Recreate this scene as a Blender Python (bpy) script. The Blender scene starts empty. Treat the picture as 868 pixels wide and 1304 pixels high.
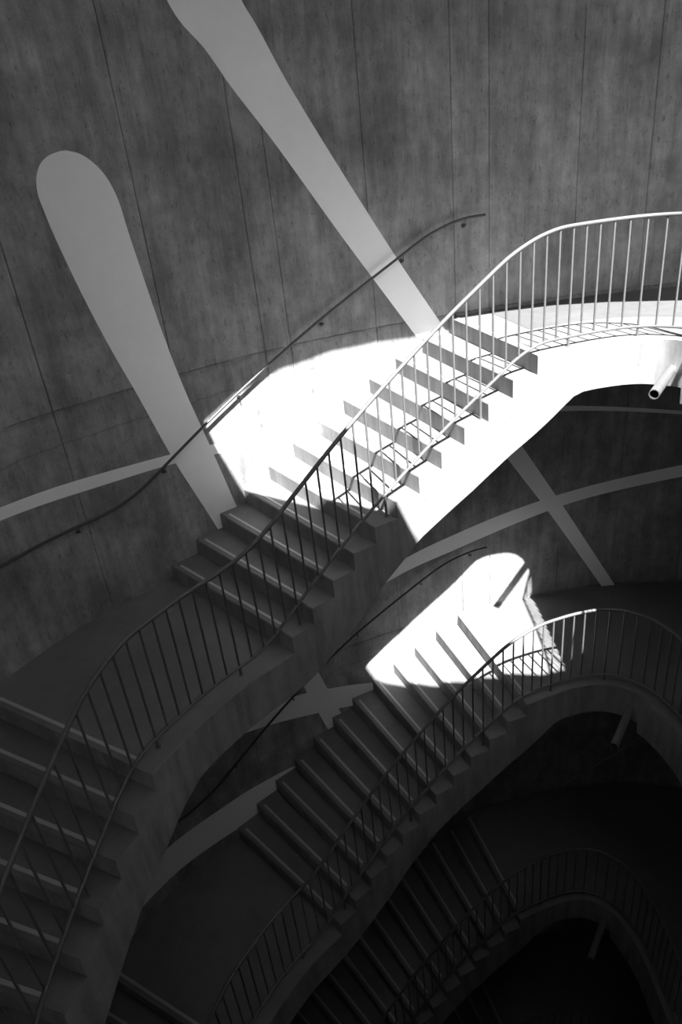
import bpy, bmesh, math, random
from mathutils import Vector, Matrix
from mathutils.geometry import tessellate_polygon
random.seed(7)
C = bpy.context.scene
COL = C.collection
H = 0.17                      # one riser in metres; plan figures below are counted in risers

# ------------------------------------------------------------------ camera
PITCH, ROLL = 0.48027, -0.11444
FLOOR1 = 96.0                 # height of the uppermost floor in risers above the pit floor
CAMZ = FLOOR1 + 10.43
cd = bpy.data.cameras.new('camera')
cam = bpy.data.objects.new('camera', cd); COL.objects.link(cam)
cd.sensor_fit = 'VERTICAL'; cd.sensor_height = 36.0; cd.lens = 879.9 * 36.0 / 1304.0
cd.clip_start = 0.02; cd.clip_end = 200
fw = Vector((0, math.cos(PITCH), -math.sin(PITCH))); rt = Vector((1, 0, 0)); up = rt.cross(fw)
rr = math.cos(ROLL) * rt + math.sin(ROLL) * up; uu = -math.sin(ROLL) * rt + math.cos(ROLL) * up
m = Matrix.Identity(4)
for i in range(3):
    m[i][0] = rr[i]; m[i][1] = uu[i]; m[i][2] = -fw[i]
m[0][3], m[1][3], m[2][3] = 0, 0, CAMZ * H
cam.matrix_world = m
C.camera = cam

# ------------------------------------------------------------------ world, sun, exposure
w = bpy.data.worlds.new('sky'); C.world = w; w.use_nodes = True
wn = w.node_tree.nodes; wl = w.node_tree.links
SUN_AZ, SUN_TAN = math.radians(107.0), 1.52
bg = wn['Background']; bg.inputs['Strength'].default_value = 0.045
sky = wn.new('ShaderNodeTexSky'); sky.sky_type = 'NISHITA'; sky.sun_disc = False
sky.sun_elevation = math.atan(SUN_TAN); sky.sun_rotation = math.radians(163.0)   # the sun stands at compass 163 degrees from +Y
sky.air_density = 1.0; sky.dust_density = 4.0; sky.ozone_density = 1.0
bw = wn.new('ShaderNodeRGBToBW'); wl.new(sky.outputs[0], bw.inputs[0]); wl.new(bw.outputs[0], bg.inputs['Color'])
sd = bpy.data.lights.new('sun', 'SUN'); sd.energy = 11.0; sd.angle = math.radians(0.45)
sun = bpy.data.objects.new('sun', sd); COL.objects.link(sun)
dirv = Vector((math.cos(SUN_AZ), math.sin(SUN_AZ), -SUN_TAN)).normalized()
sun.rotation_euler = dirv.to_track_quat('-Z', 'Y').to_euler()
sun.location = (0, 0, 25)
C.view_settings.view_transform = 'Standard'; C.view_settings.look = 'None'
C.view_settings.gamma = 1.0; C.view_settings.exposure = 1.5
C.view_settings.use_curve_mapping = False

# ------------------------------------------------------------------ materials
def new_mat(name):
    mt = bpy.data.materials.new(name); mt.use_nodes = True
    nt = mt.node_tree; b = nt.nodes['Principled BSDF']
    return mt, nt, b
def N(nt, t, **kw):
    n = nt.nodes.new(t)
    for k, v in kw.items():
        if k in n.inputs: n.inputs[k].default_value = v
        else: setattr(n, k, v)
    return n
def ramp(nt, fac, stops):
    r = nt.nodes.new('ShaderNodeValToRGB'); e = r.color_ramp.elements
    while len(e) < len(stops): e.new(0.5)
    for el, (p, v) in zip(e, stops):
        el.position = p; el.color = (v, v, v, 1)
    nt.links.new(fac, r.inputs[0]); return r.outputs[0]
def mul(nt, a, b, fac=1.0, mode='MULTIPLY'):
    x = nt.nodes.new('ShaderNodeMix'); x.data_type = 'RGBA'; x.blend_type = mode
    x.inputs[0].default_value = fac
    nt.links.new(a, x.inputs[6])
    if isinstance(b, float): x.inputs[7].default_value = (b, b, b, 1)
    else: nt.links.new(b, x.inputs[7])
    return x.outputs[2]
def scaled(nt, src, s):
    mp = nt.nodes.new('ShaderNodeMapping'); mp.inputs['Scale'].default_value = s
    nt.links.new(src, mp.inputs['Vector']); return mp.outputs[0]
def noise(nt, vec, scale, detail=4, rough=0.55):
    n = N(nt, 'ShaderNodeTexNoise', Scale=scale, Detail=detail, Roughness=rough)
    nt.links.new(vec, n.inputs['Vector']); return n.outputs[0]
def concrete(name, base, streak=False, contrast=1.0, rough=0.8, bump=0.3, per_piece=0.0, grain=60, drips=False):
    mt, nt, b = new_mat(name)
    if streak:
        src = N(nt, 'ShaderNodeUVMap').outputs[0]
    else:
        src = N(nt, 'ShaderNodeNewGeometry').outputs['Position']
    c = contrast
    big = ramp(nt, noise(nt, src, 1.3, 5), [(0.3, 1 - .22 * c), (0.7, 1 + .10 * c)])
    mid = ramp(nt, noise(nt, src, 6.0, 6, .65), [(0.3, 1 - .16 * c), (0.7, 1 + .08 * c)])
    fine = ramp(nt, noise(nt, src, grain, 4, .7), [(0.3, 1 - .10 * c), (0.7, 1 + .06 * c)])
    col = mul(nt, mul(nt, big, mid), fine)
    if streak:
        st = ramp(nt, noise(nt, scaled(nt, src, (7, .8, 1)), 1.0, 6, .6), [(0.34, 1 - .20 * c), (0.66, 1.08)])
        st2 = ramp(nt, noise(nt, scaled(nt, src, (45, 2.6, 1)), 1.0, 5, .7), [(0.3, 1 - .11 * c), (0.65, 1.04)])
        blot = ramp(nt, noise(nt, scaled(nt, src, (2.6, 1.3, 1)), 1.0, 7, .68), [(0.36, 1 - .24 * c), (0.60, 1.05)])
        sm = ramp(nt, noise(nt, scaled(nt, src, (26, 9, 1)), 1.0, 4, .6), [(0.59, 1.0), (0.72, 1 - .30 * c)])
        # blow holes and old tie holes
        v = N(nt, 'ShaderNodeTexVoronoi', Scale=16.0, Randomness=1.0); nt.links.new(scaled(nt, src, (1, .6, 1)), v.inputs['Vector'])
        holes = ramp(nt, v.outputs['Distance'], [(0.07, .35), (0.15, 1.0)])
        v2 = N(nt, 'ShaderNodeTexVoronoi', Scale=1.3, Randomness=.8); nt.links.new(src, v2.inputs['Vector'])
        ring = ramp(nt, v2.outputs['Distance'], [(0.026, .9), (0.034, .74), (0.044, .74), (0.054, 1.0)])
        col = mul(nt, col, st); col = mul(nt, col, st2); col = mul(nt, col, blot); col = mul(nt, col, sm)
        col = mul(nt, col, holes, .5); col = mul(nt, col, ring, .8)
        # grout stain under every horizontal pour joint, and a second ragged line below it
        sp = N(nt, 'ShaderNodeSeparateXYZ'); nt.links.new(src, sp.inputs[0])
        def math_(op, a_, b_):
            q = N(nt, 'ShaderNodeMath', operation=op)
            for i_, z_ in enumerate((a_, b_)):
                if isinstance(z_, (int, float)): q.inputs[i_].default_value = z_
                else: nt.links.new(z_, q.inputs[i_])
            return q.outputs[0]
        wob = noise(nt, scaled(nt, src, (5, .2, 1)), 1.0, 6, .7)
        y = math_('ADD', sp.outputs['Y'], math_('MULTIPLY', math_('SUBTRACT', wob, .5), .10))
        f = math_('MODULO', math_('SUBTRACT', 96.2 * H + 40 * 24 * H, y), 24 * H)      # metres below the joint
        stain = ramp(nt, math_('ADD', f, math_('MULTIPLY', noise(nt, scaled(nt, src, (6, 3, 1)), 1.0, 5, .6), .16)), [(0.055, .42), (0.14, 1.0)])
        line2 = ramp(nt, math_('ABSOLUTE', math_('SUBTRACT', f, .30), 0), [(0.002, .62), (0.012, 1.0)])
        col = mul(nt, col, stain, .8); col = mul(nt, col, line2, .7)
    if drips:
        dr = ramp(nt, noise(nt, scaled(nt, src, (7, 7, .9)), 1.0, 6, .65), [(0.38, 1 - .38 * c), (0.58, 1.04)])
        pits = N(nt, 'ShaderNodeTexVoronoi', Scale=14.0); nt.links.new(src, pits.inputs['Vector'])
        col = mul(nt, mul(nt, col, dr), ramp(nt, pits.outputs['Distance'], [(.05, .5), (.10, 1.0)]), .8)
    if per_piece:
        oi = N(nt, 'ShaderNodeObjectInfo')
        col = mul(nt, col, ramp(nt, oi.outputs['Random'], [(0, 1 - per_piece), (1, 1 + per_piece * .5)]))
    col = mul(nt, col, float(base))
    nt.links.new(col, b.inputs['Base Color'])
    b.inputs['Roughness'].default_value = rough
    bp = N(nt, 'ShaderNodeBump', Strength=bump, Distance=0.004)
    hsrc = noise(nt, src, 45.0, 5, .7)
    nt.links.new(hsrc, bp.inputs['Height']); nt.links.new(bp.outputs[0], b.inputs['Normal'])
    return mt
M = {}
M['wall'] = concrete('board_marked_concrete', .385, streak=True, contrast=1.4, per_piece=.10)
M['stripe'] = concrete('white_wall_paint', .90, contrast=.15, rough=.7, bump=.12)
M['stair'] = concrete('cast_stair_concrete', .30, drips=True, contrast=.8, rough=.7)
M['tread'] = concrete('smooth_tread_concrete', .165, contrast=.9, rough=.62, bump=.2)
M['riser'] = concrete('side_lit_riser_concrete', .29, drips=True, contrast=.6, rough=.7)  # paler than the treads, so their share of side light sits in the colour
M['floor'] = concrete('floor_concrete', .175, contrast=.9, rough=.6, bump=.2)
M['finish'] = concrete('speckled_floor_aggregate', .088, contrast=.9, rough=.85, grain=90, bump=.6)
M['nosing'] = concrete('pale_nosing_strip', .42, contrast=.2, rough=.45, bump=.05)
M['added_roof'] = concrete('bounce_ceiling_white', .82, contrast=.1)  # underside of the added roof, white to bounce light onto the upper walls
M['south'] = concrete('bounce_wall_white', .80, contrast=.15)  # for the added wall, white for its bounce light
def metal(name, v, rough, metallic):
    mt, nt, b = new_mat(name)
    src = N(nt, 'ShaderNodeNewGeometry').outputs['Position']
    col = mul(nt, ramp(nt, noise(nt, src, 25, 4), [(.3, .88), (.7, 1.05)]), float(v))
    nt.links.new(col, b.inputs['Base Color'])
    b.inputs['Roughness'].default_value = rough; b.inputs['Metallic'].default_value = metallic
    return mt
M['rail'] = metal('painted_rail_steel', .13, .45, .2)
M['wallrail'] = metal('dark_handrail_steel', .07, .4, .3)
M['pipe'] = metal('galvanised_pipe', .34, .35, .75)
M['pipe_in'] = metal('pipe_bore', .03, .9, 0)

# ------------------------------------------------------------------ plan curves (counted in risers, camera above 0,0)
WALL = [(-24,-8),(-25,2),(-25,9),(-24,14.5),(-22.3,20),(-20.6,24.3),(-18.44,28.44),(-15.0,33.1),(-10.73,36.62),(-5.97,40.08),(-0.82,42.88),(4.72,44.8),(8.5,45.7),(12.9,46.6),(18.4,47.3),(23.5,47.2),(28.6,46.3),(34,43.5),(38,39),(40.5,32),(40.5,20),(36.5,8),(29,-3),(18,-11),(5,-15.5),(-8,-16),(-18.5,-14.5)]
INNER = [(-9.2,21.2),(-6.3,25.25),(-3.16,28.11),(-.78,29.82),(1.67,31.3),(4.27,32.57),(6.93,33.66),(9.65,34.48),(11.04,34.86),(13,35.5),(14.8,35.95),(16.4,36.05),(17.7,35.55),(18.85,34.2),(19.5,31.5),(19.5,28.2),(19,20),(17,12),(13.5,5),(8,.2),(2,-1.8),(-4,-2.4),(-9,-1.8),(-12.5,.8),(-13.75,4.9),(-13.55,9.5),(-12.75,13.7),(-11.35,17.28)]
class Curve:
    def __init__(self, P, n):
        N_ = len(P); o = []
        for i in range(N_):
            a, b, c, d = P[i-1], P[i], P[(i+1) % N_], P[(i+2) % N_]
            for j in range(n):
                t = j / n
                o.append(tuple(.5*((2*b[k])+(-a[k]+c[k])*t+(2*a[k]-5*b[k]+4*c[k]-d[k])*t*t+(-a[k]+3*b[k]-3*c[k]+d[k])*t**3) for k in (0, 1)))
        o.append(o[0]); self.p = o; self.s = [0.0]
        for a, b in zip(o[:-1], o[1:]): self.s.append(self.s[-1] + math.hypot(b[0]-a[0], b[1]-a[1]))
        self.L = self.s[-1]
    def _i(self, s):
        s %= self.L
        lo, hi = 0, len(self.s) - 1
        while hi - lo > 1:
            mid = (lo + hi) // 2
            if self.s[mid] <= s: lo = mid
            else: hi = mid
        return lo, (s - self.s[lo]) / max(1e-9, self.s[lo+1] - self.s[lo])
    def at(self, s):
        i, t = self._i(s); a, b = self.p[i], self.p[i+1]
        return (a[0] + t*(b[0]-a[0]), a[1] + t*(b[1]-a[1]))
    def normal(self, s):      # left of travel: outwards, the loops run clockwise
        e = .35
        a, b = self.at(s - e), self.at(s + e); dx, dy = b[0]-a[0], b[1]-a[1]; l = math.hypot(dx, dy)
        return (-dy/l, dx/l)
    def hit(self, o, d):      # first crossing of a plan ray, returns (point, s)
        best = None
        for i in range(len(self.p) - 1):
            a, b = self.p[i], self.p[i+1]; ex, ey = b[0]-a[0], b[1]-a[1]
            det = -d[0]*ey + d[1]*ex
            if abs(det) < 1e-12: continue
            rx, ry = a[0]-o[0], a[1]-o[1]
            t = (-rx*ey + ry*ex) / det; q = (d[0]*ry - d[1]*rx) / det
            if t > 0 and -1e-9 <= q <= 1 + 1e-9 and (best is None or t < best[0]):
                best = (t, self.s[i] + q*(self.s[i+1]-self.s[i]))
        return (o[0]+best[0]*d[0], o[1]+best[0]*d[1]), best[1]
WC, IC = Curve(WALL, 8), Curve(INNER, 8)
TREAD_A, TREAD_B = 1.4405, 1.437
A1 = 9.24; A12 = A1 + 11*TREAD_A; B12 = 0.0; B1 = -11*TREAD_B
END = IC.L + B1                 # the floor runs from A12 round to here
def lerp_tab(tab, x):
    if x <= tab[0][0]: return tab[0][1]
    for (a, va), (b, vb) in zip(tab[:-1], tab[1:]):
        if x <= b: return va + (vb-va)*(x-a)/(b-a)
    return tab[-1][1]
def norm_deg(s):
    n = IC.normal(s); return math.degrees(math.atan2(n[1], n[0]))
ANG = [(B1, 173), (B12, 147.5), (A1, 131.6), (A1+3*TREAD_A, 123.9), (A1+6*TREAD_A, 116.2), (A12, 103.2), (28.5, 98), (31, 84)]
SM = [(31, 84), (34, 50), (38, 14), (44, 3), (52, -14), (60, -30), (68, -50), (78, -78), (84, -95), (90, -122), (95, -160), (END, -187)]
def outer(s):
    a = lerp_tab(ANG, s) if s <= 31 else lerp_tab(SM, s)
    a = math.radians(a); return WC.hit(IC.at(s), (math.cos(a), math.sin(a)))
_cache = {}
def OUT(s):
    k = round(s, 4)
    if k not in _cache: _cache[k] = outer(s)
    return _cache[k]
# underside height below its floor, along the inner edge
SOF = [(B1-1.2, -26.5), (B1+.6, -26.0), (-5.8, -19.95), (-4.1, -18.7), (-2.4, -17.4), (-.4, -16.2), (.9, -15.3), (2.4, -14.6), (5.2, -14.6), (8.2, -14.5), (9.5, -14.35), (10.5, -14.05), (11.7, -13.4), (13.5, -12.3), (15.5, -10.5), (16.9, -9.45), (17.6, -8.8), (21.1, -6.87), (23.2, -5.45), (25.99, -3.73), (27.5, -2.66), (28.1, -2.52), (33.4, -2.52), (33.45, -3.4), (200, -3.4)]
def soffit(s): return lerp_tab(SOF, s)
def nose_line(s):               # height of the line through the noses, relative to the floor above
    if s >= A12: return 0.0
    if s >= A1 - TREAD_A: return -12 + (s - (A1-TREAD_A)) / TREAD_A
    if s >= B12: return -12.0
    return max(-24.0, -12 + (s - B12) / TREAD_B)
def rail_line(s, win):
    n = 9
    return sum(nose_line(s + win*(2*i/(n-1)-1)) for i in range(n)) / n

# ------------------------------------------------------------------ object helpers
def link(o, parent=None):
    COL.objects.link(o)
    if parent is not None: o.parent = parent
    return o
def props(o, label=None, cat=None, group=None, kind=None):
    for k, v in (('label', label), ('category', cat), ('group', group), ('kind', kind)):
        if v: o[k] = v
    return o
ORG = {}
def root(name, loc, label, cat, group=None, kind=None):
    o = bpy.data.objects.new(name, None); o.location = Vector(loc) * H; o.empty_display_size = .2
    link(o); props(o, label, cat, group, kind); ORG[o] = Vector(loc) * H
    return o
def mesh(name, verts, faces, mat, parent=None, smooth=None, uv=None, unit=H, mats=None, fmat=None):
    org = Vector((0, 0, 0)); q = parent
    while q is not None:
        org = org + q.location; q = q.parent
    me = bpy.data.meshes.new(name)
    me.from_pydata([tuple(Vector(v)*unit - org) for v in verts], [], faces)
    me.materials.append(mat)
    if mats:
        for x in mats: me.materials.append(x)
        for p, i in zip(me.polygons, fmat): p.material_index = i
    if uv:
        l = me.uv_layers.new(name='UVMap')
        for li, lp in enumerate(me.loops): l.data[li].uv = uv[lp.vertex_index]
    bm = bmesh.new(); bm.from_mesh(me); bmesh.ops.recalc_face_normals(bm, faces=bm.faces); bm.to_mesh(me); bm.free()
    if smooth is not None:
        me.polygons.foreach_set('use_smooth', [True]*len(me.polygons)); me.set_sharp_from_angle(angle=math.radians(smooth))
    return link(bpy.data.objects.new(name, me), parent)
def loft(rings, closed_ends=True):
    """rings of equal length -> verts, faces (each ring closed)"""
    k = len(rings[0]); V = [p for r in rings for p in r]; F = []
    for i in range(len(rings)-1):
        for j in range(k):
            a, b = i*k+j, i*k+(j+1) % k
            F.append((a, b, b+k, a+k))
    if closed_ends:
        F.append(tuple(range(k-1, -1, -1))); F.append(tuple(range((len(rings)-1)*k, len(rings)*k)))
    return V, F
def tube(path, r, n=8, flat=None, cap=True):
    """path of 3-D points (risers); r in metres"""
    r = r / H; rings = []
    P = [Vector(p) for p in path]
    for i, p in enumerate(P):
        t = (P[min(i+1, len(P)-1)] - P[max(i-1, 0)]).normalized()
        side = t.cross(Vector((0, 0, 1)))
        if side.length < 1e-4: side = Vector((1, 0, 0))
        side.normalize(); u = side.cross(t).normalized()
        f = flat or (1, 1)
        rings.append([p + side*math.cos(a)*r*f[0] + u*math.sin(a)*r*f[1] for a in [2*math.pi*(j+.5)/n for j in range(n)]])
    return loft(rings, cap)
def join(parts):
    V, F = [], []
    for v, f in parts:
        o = len(V); V += v; F += [tuple(i+o for i in q) for q in f]
    return V, F
def frange(a, b, step):
    n = max(1, int(math.ceil((b-a)/step))); return [a + (b-a)*i/n for i in range(n+1)]

# ------------------------------------------------------------------ wall
WTOP = FLOOR1 + 24.0
S0, S1 = 2.0, 95.5             # stretch of wall in panels (arc length)
def wpt(s, off=0.0):            # off: metres towards the well
    x, y = WC.at(s); n = WC.normal(s); o = off / H
    return (x - n[0]*o, y - n[1]*o)
def wall_shell(name, sa, sb, off, label, mat='wall'):
    st = frange(sa, sb, .8); rings = []
    for s in st:
        a, b = wpt(s, off), wpt(s, off - .3)
        rings.append([(a[0], a[1], -.5), (a[0], a[1], WTOP), (b[0], b[1], WTOP), (b[0], b[1], -.5)])
    V, F = loft(rings)
    uv = [(st[i//4]*H, v[2]*H) for i, v in enumerate(V)]
    o = mesh(name, V, F, M[mat], None, 40, uv)
    props(o, label, 'wall', kind='structure'); return o
wall = wall_shell('wall_north', S0, S1, -.05, 'tall curved concrete wall of vertical form panels with white painted stripes')
# unseen wall added behind the viewpoint: white for bounce, openings for side light
WA, WB = WC.s[8*24] + 6, WC.s[8*26] + 6
ADDED_OPENINGS = [(FLOOR1 - 24 + 13, FLOOR1 - 24 + 16), (FLOOR1 + 8, FLOOR1 + 20.5)]
parts = []
for sa, sb, bands in ((S1, WA, [(-.5, WTOP)]), (WA, WB, [(-.5, ADDED_OPENINGS[0][0]), (ADDED_OPENINGS[0][1], ADDED_OPENINGS[1][0]), (ADDED_OPENINGS[1][1], WTOP)]), (WB, WC.L + S0, [(-.5, WTOP)])):
    for z0, z1 in bands:
        rings = []
        for s_ in frange(sa, sb, 1.0):
            p, q = wpt(s_, -.002), wpt(s_, -.30)
            rings.append([(p[0], p[1], z0), (p[0], p[1], z1), (q[0], q[1], z1), (q[0], q[1], z0)])
        parts.append(loft(rings))
V, F = join(parts)
props(mesh('added_wall_south', V, F, M['south'], None, 40), 'added unseen white curved wall for bounce, with long openings for side light, beyond the panels and behind the viewpoint', 'wall', kind='structure')
seams = [S0, 8.5, 14.3, 20.2, 26.0, 31.9, 37.6, 45.05, 52.05, 57.93, 59.67, 65.55, 71.1, 73.48, 79.33, 83.93, 89.2, S1]
rows = [-.4, 24.2, 48.2, 72.2, 96.2, WTOP]
g = .0020 / H
for i in range(len(seams)-1):
    for j in range(len(rows)-1):
        a, b = seams[i]+g, seams[i+1]-g; z0, z1 = rows[j]+g*.4, rows[j+1]-g*.4
        st = [a] + frange(a + .05, b - .05, .6) + [b]
        c = .05; rings = []; uvs = []
        prd = random.uniform(-.0008, .0008)
        for k, s in enumerate(st):
            edge = k in (0, len(st)-1); d = prd - (.006 if edge else 0)
            f = wpt(s, d); fe = wpt(s, prd - .006); bk = wpt(s, -.049)
            rings.append([(bk[0], bk[1], z0), (fe[0], fe[1], z0), (f[0], f[1], z0+c), (f[0], f[1], z1-c), (fe[0], fe[1], z1), (bk[0], bk[1], z1)])
            uvs += [(s*H, z*H) for z in (z0, z0, z0+c, z1-c, z1, z1)]
        V, F = loft(rings)
        mesh('wall_panel', V, F, M['wall'], wall, 25, uvs)

# white stripes: edges given as (arc length, height relative to the camera)
def herm(P, i, t):              # smooth curve through an edge's points, tangents weighted by chord length
    d = lambda j: max(1e-6, math.hypot(P[j+1][0]-P[j][0], P[j+1][1]-P[j][1]))
    def tan(j, k):
        if j == 0: return (P[1][k]-P[0][k]) / d(0)
        if j == len(P)-1: return (P[-1][k]-P[-2][k]) / d(j-1)
        a_, b_ = d(j-1), d(j)
        return ((P[j][k]-P[j-1][k])/a_*b_ + (P[j+1][k]-P[j][k])/b_*a_) / (a_+b_)
    h = d(i); t2, t3 = t*t, t*t*t
    return [(2*t3-3*t2+1)*P[i][k] + (t3-2*t2+t)*h*tan(i, k) + (3*t2-2*t3)*P[i+1][k] + (t3-t2)*h*tan(i+1, k) for k in (0, 1)]
def stripe(L, R, off):
    """two edges with equal counts -> thin painted band following the wall"""
    V = []; cols = 7; rowsn = 0
    for i in range(len(L)-1):
        n = max(4, int(math.hypot(L[i+1][0]-L[i][0], L[i+1][1]-L[i][1]) / .9))
        for j in range(n + (i == len(L)-2)):
            t = j / n
            a, b = herm(L, i, t), herm(R, i, t)
            rowsn += 1
            for c in range(cols):
                q = c / (cols-1); s = a[0]+q*(b[0]-a[0]); z = a[1]+q*(b[1]-a[1]); x, y = wpt(s, off)
                V.append((x, y, z + CAMZ))
    F = []
    for i in range(rowsn-1):
        for c in range(cols-1):
            a = i*cols+c; F.append((a, a+1, a+1+cols, a+cols))
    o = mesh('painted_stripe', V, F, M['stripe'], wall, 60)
    o['label'] = 'flat white painted stripe'
    return o
def along(P, n):                # resample an edge
    d = [0]
    for a, b in zip(P[:-1], P[1:]): d.append(d[-1] + math.hypot(b[0]-a[0], b[1]-a[1]))
    o = []
    for i in range(n):
        t = d[-1]*i/(n-1); k = 0
        while k < len(d)-2 and d[k+1] < t: k += 1
        u = (t-d[k])/max(1e-9, d[k+1]-d[k]); o.append(tuple(P[k][m_]+u*(P[k+1][m_]-P[k][m_]) for m_ in (0, 1)))
    return o
# round-ended band that leans across the wall
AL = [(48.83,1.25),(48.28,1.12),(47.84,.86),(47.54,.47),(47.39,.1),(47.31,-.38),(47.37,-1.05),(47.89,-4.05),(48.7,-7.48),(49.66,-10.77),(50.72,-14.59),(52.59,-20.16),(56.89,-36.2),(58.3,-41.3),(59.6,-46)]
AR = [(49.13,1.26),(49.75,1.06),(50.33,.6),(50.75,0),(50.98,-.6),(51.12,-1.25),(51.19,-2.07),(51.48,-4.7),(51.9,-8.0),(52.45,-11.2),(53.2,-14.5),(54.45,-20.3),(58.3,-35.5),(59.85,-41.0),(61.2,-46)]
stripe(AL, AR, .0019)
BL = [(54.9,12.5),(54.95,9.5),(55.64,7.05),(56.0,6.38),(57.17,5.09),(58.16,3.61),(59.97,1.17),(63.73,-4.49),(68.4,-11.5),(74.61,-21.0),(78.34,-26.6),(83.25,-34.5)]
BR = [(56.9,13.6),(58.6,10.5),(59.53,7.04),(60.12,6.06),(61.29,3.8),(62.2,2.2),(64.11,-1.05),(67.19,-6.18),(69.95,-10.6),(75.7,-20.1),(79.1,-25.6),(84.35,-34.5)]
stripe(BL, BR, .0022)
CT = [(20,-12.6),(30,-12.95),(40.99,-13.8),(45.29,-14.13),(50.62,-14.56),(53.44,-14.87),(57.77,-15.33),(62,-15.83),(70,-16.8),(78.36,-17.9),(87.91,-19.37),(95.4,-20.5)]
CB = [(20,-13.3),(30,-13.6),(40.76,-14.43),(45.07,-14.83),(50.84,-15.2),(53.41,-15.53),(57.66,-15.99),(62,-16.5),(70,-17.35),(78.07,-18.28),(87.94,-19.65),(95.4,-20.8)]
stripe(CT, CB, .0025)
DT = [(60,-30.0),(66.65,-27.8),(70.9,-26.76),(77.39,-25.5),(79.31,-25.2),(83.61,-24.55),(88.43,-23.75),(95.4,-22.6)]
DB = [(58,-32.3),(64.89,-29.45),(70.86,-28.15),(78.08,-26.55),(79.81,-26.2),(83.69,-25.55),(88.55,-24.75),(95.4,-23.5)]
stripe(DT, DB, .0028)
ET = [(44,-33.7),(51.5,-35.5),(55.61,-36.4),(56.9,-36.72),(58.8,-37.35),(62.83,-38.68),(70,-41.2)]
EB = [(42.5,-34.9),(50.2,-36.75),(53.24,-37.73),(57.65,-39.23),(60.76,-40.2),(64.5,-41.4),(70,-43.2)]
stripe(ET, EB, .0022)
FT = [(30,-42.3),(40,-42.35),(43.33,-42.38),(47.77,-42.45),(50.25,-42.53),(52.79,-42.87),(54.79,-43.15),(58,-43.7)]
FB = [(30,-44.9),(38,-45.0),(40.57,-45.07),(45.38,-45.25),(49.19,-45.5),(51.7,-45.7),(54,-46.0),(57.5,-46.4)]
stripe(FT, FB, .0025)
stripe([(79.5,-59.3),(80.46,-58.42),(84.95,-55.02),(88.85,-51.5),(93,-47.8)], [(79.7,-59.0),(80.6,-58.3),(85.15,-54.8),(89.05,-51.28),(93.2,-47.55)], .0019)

# ------------------------------------------------------------------ pit floor and added unseen roof, openings shaped for the light
def slab_outline(name, pts, z0, z1, mat):
    rings = [[(x, y, z0) for x, y in pts], [(x, y, z1) for x, y in pts]]
    V, F = loft(rings); return mesh(name, V, F, mat)
pit = slab_outline('floor', [wpt(s, 0) for s in frange(0, WC.L-2, 2)], -3, 0, M['floor'])
props(pit, 'dark concrete floor at the very bottom of the stair shaft', 'floor', kind='structure')
OPEN = [(-2.35,22.0),(-.6,24.0),(2.2,26.2),(5.2,27.8),(8.3,28.85),(12.5,29.9),(16.6,30.5),(20,30.6),(23.2,29.8),(27.5,27.8),(33,24.5),(37,17),(36,11),(31,7.5),(26,7.6),(22.2,7.0),(19.3,7.7),(15.5,8.5),(12.1,10.0),(8.9,12.6),(4.2,16.2),(.1,19.5),(-1.2,20.7)]  # outline traced back from the sun patch edges, widened for more bounce
ZR = FLOOR1 + 24.0
BOUNCE_OPEN = [(34.6,25.5),(34.3,31),(32.3,39.5),(35.5,39.6),(38.2,36),(39.3,31),(39.3,22),(38.9,17)]   # added second opening, lets sun onto the unseen far wall for bounce
def dense(P, n=4):
    o = []
    for i in range(len(P)):
        a, b = P[i], P[(i+1) % len(P)]
        o += [(a[0]+(b[0]-a[0])*j/n, a[1]+(b[1]-a[1])*j/n) for j in range(n)]
    return o
loops = [[wpt(s_, -.25) for s_ in frange(0, WC.L-1.5, 1.5)], dense(OPEN), dense(BOUNCE_OPEN, 2)]
flat = [p for l in loops for p in l]; nfl = len(flat)
tris = tessellate_polygon([[Vector((x, y, 0)) for x, y in l] for l in loops])
V = [(x, y, ZR) for x, y in flat] + [(x, y, ZR+.7) for x, y in flat]
F = [tuple(t) for t in tris] + [tuple(i+nfl for i in reversed(t)) for t in tris]
o_ = 0
for l in loops:
    for i in range(len(l)):
        a, b = o_+i, o_+(i+1) % len(l); F.append((a, b, b+nfl, a+nfl))
    o_ += len(l)
props(mesh('added_roof', V, F, M['added_roof']), 'added unseen white roof slab, its large oval opening shaping the sun patches, a smaller one adding bounce light', 'added_roof', kind='structure')

# ------------------------------------------------------------------ slabs, landings, flights
def ring_body(name, stations, ztop, zbot, mat, parent, zf, inset=0.0):
    """solid between inner edge and wall; ztop/zbot functions relative to zf"""
    rings = []
    for s in stations:
        a = IC.at(s); b, _ = OUT(s)
        t, bt = zf + ztop(s), zf + zbot(s)
        c = .05
        ax, ay = a; dx, dy = b[0]-a[0], b[1]-a[1]; l = math.hypot(dx, dy); ux, uy = dx/l, dy/l
        mid = (ax + dx*.5, ay + dy*.5)
        rings.append([(ax, ay, bt), (ax, ay, t-c), (ax+ux*c, ay+uy*c, t), (mid[0], mid[1], t), (b[0], b[1], t), (b[0], b[1], bt), (mid[0], mid[1], bt)])
    V, F = loft(rings)
    k = 7; nf = (len(rings)-1)*k
    fm = [1 if (i < nf and i % k in (0, 5, 6)) or i >= nf else 0 for i in range(len(F))]  # fascias paler than the slab tops: side light put into the colour
    return mesh(name, V, F, mat, parent, 35, mats=[M['stair']], fmat=fm)
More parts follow.
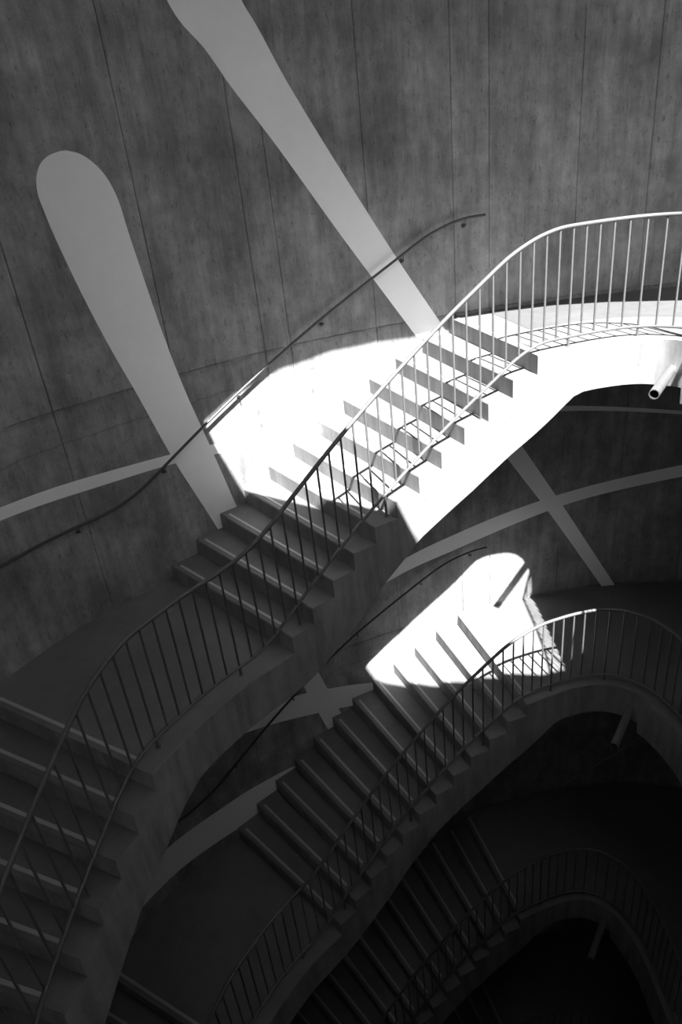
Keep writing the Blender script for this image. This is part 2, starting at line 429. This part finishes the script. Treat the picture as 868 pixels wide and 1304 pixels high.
def nosing(parent, s, z, zf):
    """narrow pale ridge set back from the nose, from near the wall to near the railing"""
    a = Vector(IC.at(s)); b = Vector(OUT(s)[0]); d = (b-a).normalized(); n = Vector((d.y, -d.x))   # n points uphill (clockwise)
    p0, p1 = a + d*1.25, b - d*.55
    V, F = [], []
    prof = [(.28, 0), (.30, .03), (.45, .03), (.47, 0)]
    for p in (p0, p1):
        for u, v in prof:
            q = p + n*u; V.append((q.x, q.y, zf + z + v))
    F = [(0, 1, 5, 4), (1, 2, 6, 5), (2, 3, 7, 6), (0, 3, 2, 1), (4, 5, 6, 7), (0, 4, 7, 3)]
    return mesh('nosing_strip', V, F, M['nosing'], parent)
def flight(s1, tread, zf, zk0, label, group):
    """s1 nose of step 1, steps 1..11; zk0 + k is the height of tread k"""
    mid = IC.at(s1 + 5.5*tread)
    r = root('stair_flight', (mid[0], mid[1], zf + zk0), label, 'staircase', group)
    st = []
    for k in range(11): st += [s1 + tread*(k + j/3) for j in range(3)]
    st.append(s1 + 11*tread)
    def top(s): return zk0 + (s - s1)/tread
    rings = []
    for s in st:
        a = IC.at(s); b, _ = OUT(s); t = zf + top(s); u = zf + soffit(s)
        m_ = ((a[0]+b[0])/2, (a[1]+b[1])/2)
        rings.append([(a[0], a[1], u), (a[0], a[1], t), (b[0], b[1], t), (b[0], b[1], u), (m_[0], m_[1], u)])
    V, F = loft(rings)
    mesh('flight_slab', V, F, M['stair'], r, 35)
    for k in range(1, 12):
        sa = s1 + tread*(k-1); z = zf + zk0 + k; c = .05
        rings = []
        for j in range(5):
            if j == 0: s = sa
            elif j == 1: s = sa + c
            else: s = sa + tread*(j-1)/3
            a = IC.at(s); b, _ = OUT(s)
            zt = z - c if j == 0 else z
            zb = zf + top(s)
            if j == 4: zb = z - .002
            rings.append([(a[0], a[1], zb), (a[0], a[1], zt), (b[0], b[1], zt), (b[0], b[1], zb)])
        V, F = loft(rings)
        fm = [0 if (i < 16 and i % 4 == 1) else 1 for i in range(len(F))]
        t = mesh('step', V, F, M['tread'], r, mats=[M['riser']], fmat=fm)
        nosing(t, sa, zk0 + k, zf)
    return r
where = {1: 'uppermost', 2: 'second', 3: 'third', 4: 'lowest'}
def floor_ring(L, zf):
    st = frange(A12, 33.4, .6) + [33.45] + frange(34.0, END, 1.6)
    lab = {1: 'sunlit concrete floor on the level the upper stair arrives at', 2: 'shaded concrete floor where the second stair arrives, sun patch at its head',
           3: 'dark curved floor below the second arch, at the third level', 4: 'nearly black floor at the fourth level under the third arch'}[L]
    o = ring_body('floor', st, lambda s: 0.0, soffit, M['floor'], None, zf)
    props(o, lab, 'floor', kind='structure')
    nosing(o, A12, 0.0, zf)
    if L == 1:   # speckled aggregate finish with a straight radial start and a smooth border along the railing
        V = []; ss = frange(27.2, 52, .8)
        for s in ss:
            a = Vector(IC.at(s)); b = Vector(OUT(s)[0]); d = (b-a).normalized()
            p, q = a + d*4.9, b - d*.12
            V += [(p.x, p.y, zf), (p.x, p.y, zf+.02), (q.x, q.y, zf+.02), (q.x, q.y, zf)]
        n = len(ss); F = []
        for i in range(n-1):
            for j in range(3): F.append((4*i+j, 4*i+j+1, 4*i+j+5, 4*i+j+4))
        F += [(0, 1, 2, 3), (4*n-4, 4*n-3, 4*n-2, 4*n-1)]
        f = mesh('floor_finish', V, F, M['finish'], o); f['label'] = 'grey speckled aggregate strip'
def landing(L, zf):
    mid = IC.at(4.6)
    lab = {1: 'curved concrete landing at the foot of the uppermost stair flight', 2: 'dark curved landing at the foot of the half-lit second stair flight',
           3: 'unlit curved landing at the foot of the third stair flight', 4: 'black landing at the foot of the lowest stair flight'}[L]
    r = root('stair_landing', (mid[0], mid[1], zf - 12), lab, 'landing', 'landings between the stair flights')
    o = ring_body('landing_slab', frange(B12, A1, .6), lambda s: -12.0, soffit, M['floor'], r, zf)
    nosing(o, B12, -12.0, zf)
LAB_A = {1: 'uppermost concrete stair flight, its upper steps in full sun', 2: 'second concrete stair flight, sun only on its top steps',
         3: 'third stair flight in deep shade below the second arch', 4: 'lowest stair flight, nearly black at the bottom of the shaft'}
LAB_B = {1: 'dark stair flight climbing from the lower left corner to the first landing', 2: 'stair flight below the first landing, climbing to the second landing from the left',
         3: 'stair flight climbing to the third landing from the left', 4: 'stair flight climbing to the lowest landing from the left'}
for L in (1, 2, 3, 4):
    zf = FLOOR1 - 24*(L-1)
    floor_ring(L, zf); landing(L, zf)
    flight(A1, TREAD_A, zf, -12.0, LAB_A[L], 'stair flights on the far side')
    flight(B1, TREAD_B, zf, -24.0, LAB_B[L], 'stair flights on the left side')

# ------------------------------------------------------------------ balustrades along the well
def ro(s): return lerp_tab([(6.5, .85), (10, .62), (24.5, .60), (27, .48), (200, .48)], s)
def rpt(s):
    x, y = IC.at(s); n = IC.normal(s); return (x + n[0]*ro(s), y + n[1]*ro(s))
def tread_height(s):
    if s >= A12: return 0.0
    if s >= A1: return -12 + math.floor((s - A1)/TREAD_A + 1)
    if s >= B12: return -12.0
    if s >= B1: return -24 + math.floor((s - B1)/TREAD_B + 1)
    return -24.0
SP = .7425                     # the posts on treads 1, 5 and 9 stand eight balusters apart
PH = (10.2 - (B1 - TREAD_B)) % SP
STUDS = [10.2, 15.8, 21.8, 27.6, 31.2]
bal_me = None
LAB_R = {1: 'pale metal balustrade of the uppermost stair, half of it sunlit', 2: 'metal balustrade on the second stair and arch, sun catching its bend',
         3: 'dim metal balustrade around the third stair and arch', 4: 'nearly black balustrade at the bottom of the shaft'}
for L in (1, 2, 3, 4):
    zf = FLOOR1 - 24*(L-1); sa, sb = B1 - TREAD_B, 52.0
    r = root('stair_railing', (0, 20, zf - 12), LAB_R[L], 'railing', 'balustrades around the well')
    ss = frange(sa, sb, .36)
    top = [(*rpt(s), zf + rail_line(s, 1.9) + 5.98) for s in ss]
    bot = [(*rpt(s), zf + rail_line(s, 1.1) + .50) for s in ss]
    V, F = tube(top, .0180, 10); mesh('handrail', V, F, M['rail'], r, 50)
    V, F = tube(bot, .0155, 8, (1.15, .9)); mesh('bottom_rail', V, F, M['rail'], r, 50)
    n = int((sb - sa) / SP)
    for i in range(n):
        s = sa + PH + i*SP; x, y = rpt(s)
        z0 = rail_line(s, 1.1) + .50; z1 = rail_line(s, 1.9) + 5.98 - .06
        if bal_me is None:
            V, F = tube([(x, y, zf+z0), (x, y, zf+z1)], .0096, 8); o = mesh('baluster', V, F, M['rail'], None, 50)
            me = o.data
            for v in me.vertices: v.co -= Vector((x, y, zf+z0))*H
            bal_me = me; BL0 = z1 - z0
            o.parent = r
        else:
            o = bpy.data.objects.new('baluster', bal_me); link(o, r)
        o.location = Vector((x, y, zf+z0))*H - r.location; o.scale = (1, 1, (z1-z0)/BL0)
        near = min(STUDS, key=lambda q: abs(q - s))
        if (abs(near - s) < SP/2) if 9 < s < 32.5 else (i % 7 == 3):
            zt = tread_height(s)
            V, F = tube([(x, y, zf+zt), (x, y, zf+z0-.02)], .0125, 8)
            V2, F2 = tube([(x, y, zf+zt), (x, y, zf+zt+.03)], .024, 10)
            mesh('stud', *join([(V, F), (V2, F2)]), M['rail'], r, 50)

# ------------------------------------------------------------------ handrails on the outer wall
LAB_W = {1: 'thin dark handrail on the wall beside the uppermost stair', 2: 'thin dark wall handrail crossing the star-shaped stripes by the second stair',
         3: 'wall handrail in darkness beside the third stair', 4: 'wall handrail in darkness beside the lowest stair'}
for L in (1, 2, 3, 4):
    zf = FLOOR1 - 24*(L-1)
    path, keys = [], []
    for s in frange(B1, A12 + 1.9, .35):
        _, S = OUT(s); x, y = wpt(S, .065)
        bend = 5.98 if s > B1 else 5.9
        path.append((x, y, zf + rail_line(s, 1.3) + bend)); keys.append(S)
    r = root('wall_handrail', path[len(path)//2], LAB_W[L], 'handrail', 'handrails fixed to the outer wall')
    V, F = tube(path, .0140, 10); mesh('handrail_tube', V, F, M['wallrail'], r, 50)
    Sb = 71.7
    marks = [71.64, 67.62, 61.66, 55.69, 49.89, 44.3, 38.6, 33, 27.4, 21.8]
    for mk in marks:
        if mk < keys[0] or mk > keys[-1]: continue
        i = min(range(len(keys)), key=lambda k: abs(keys[k]-mk)); p = path[i]
        a = wpt(keys[i], .003)
        V, F = tube([(a[0], a[1], p[2]-.45), (p[0], p[1], p[2]-.40), (p[0], p[1], p[2]-.05)], .006, 8)
        a2 = wpt(keys[i], .008)
        V2, F2 = tube([(a[0], a[1], p[2]-.45), (a2[0], a2[1], p[2]-.45)], .022, 12)
        mesh('bracket', *join([(V, F), (V2, F2)]), M['wallrail'], r, 50)

# ------------------------------------------------------------------ drain pipes poking from the arch edge
LAB_P = {1: 'sunlit metal drain pipe poking from the edge of the upper arch', 2: 'dark drain pipe poking from the edge of the second arch',
         3: 'barely visible drain pipe under the third arch', 4: 'drain pipe hidden in darkness at the bottom arch'}
for L in (1, 2, 3):
    zf = FLOOR1 - 24*(L-1)
    base = Vector((18.35, 35.15, zf - 1.62)); tip = Vector((16.03, 32.15, zf - 1.80))
    d = (tip-base).normalized(); a = d.cross(Vector((0, 0, 1))).normalized(); b = a.cross(d)
    r1, r0 = .044/H, .037/H; n = 24; rings = []
    for p, q in ((base, r1), (tip, r1), (tip, r0), (base + d*.3, r0)):
        rings.append([p + a*math.cos(2*math.pi*j/n)*q + b*math.sin(2*math.pi*j/n)*q for j in range(n)])
    rt_ = root('drain_pipe', base, LAB_P[L], 'pipe', 'drain pipes under the arches')
    V, F = loft(rings)
    fm = [1 if (i // n) == 2 or i == len(F)-1 else 0 for i in range(len(F))]
    mesh('pipe_tube', V, F, M['pipe'], rt_, 40, mats=[M['pipe_in']], fmat=fm)
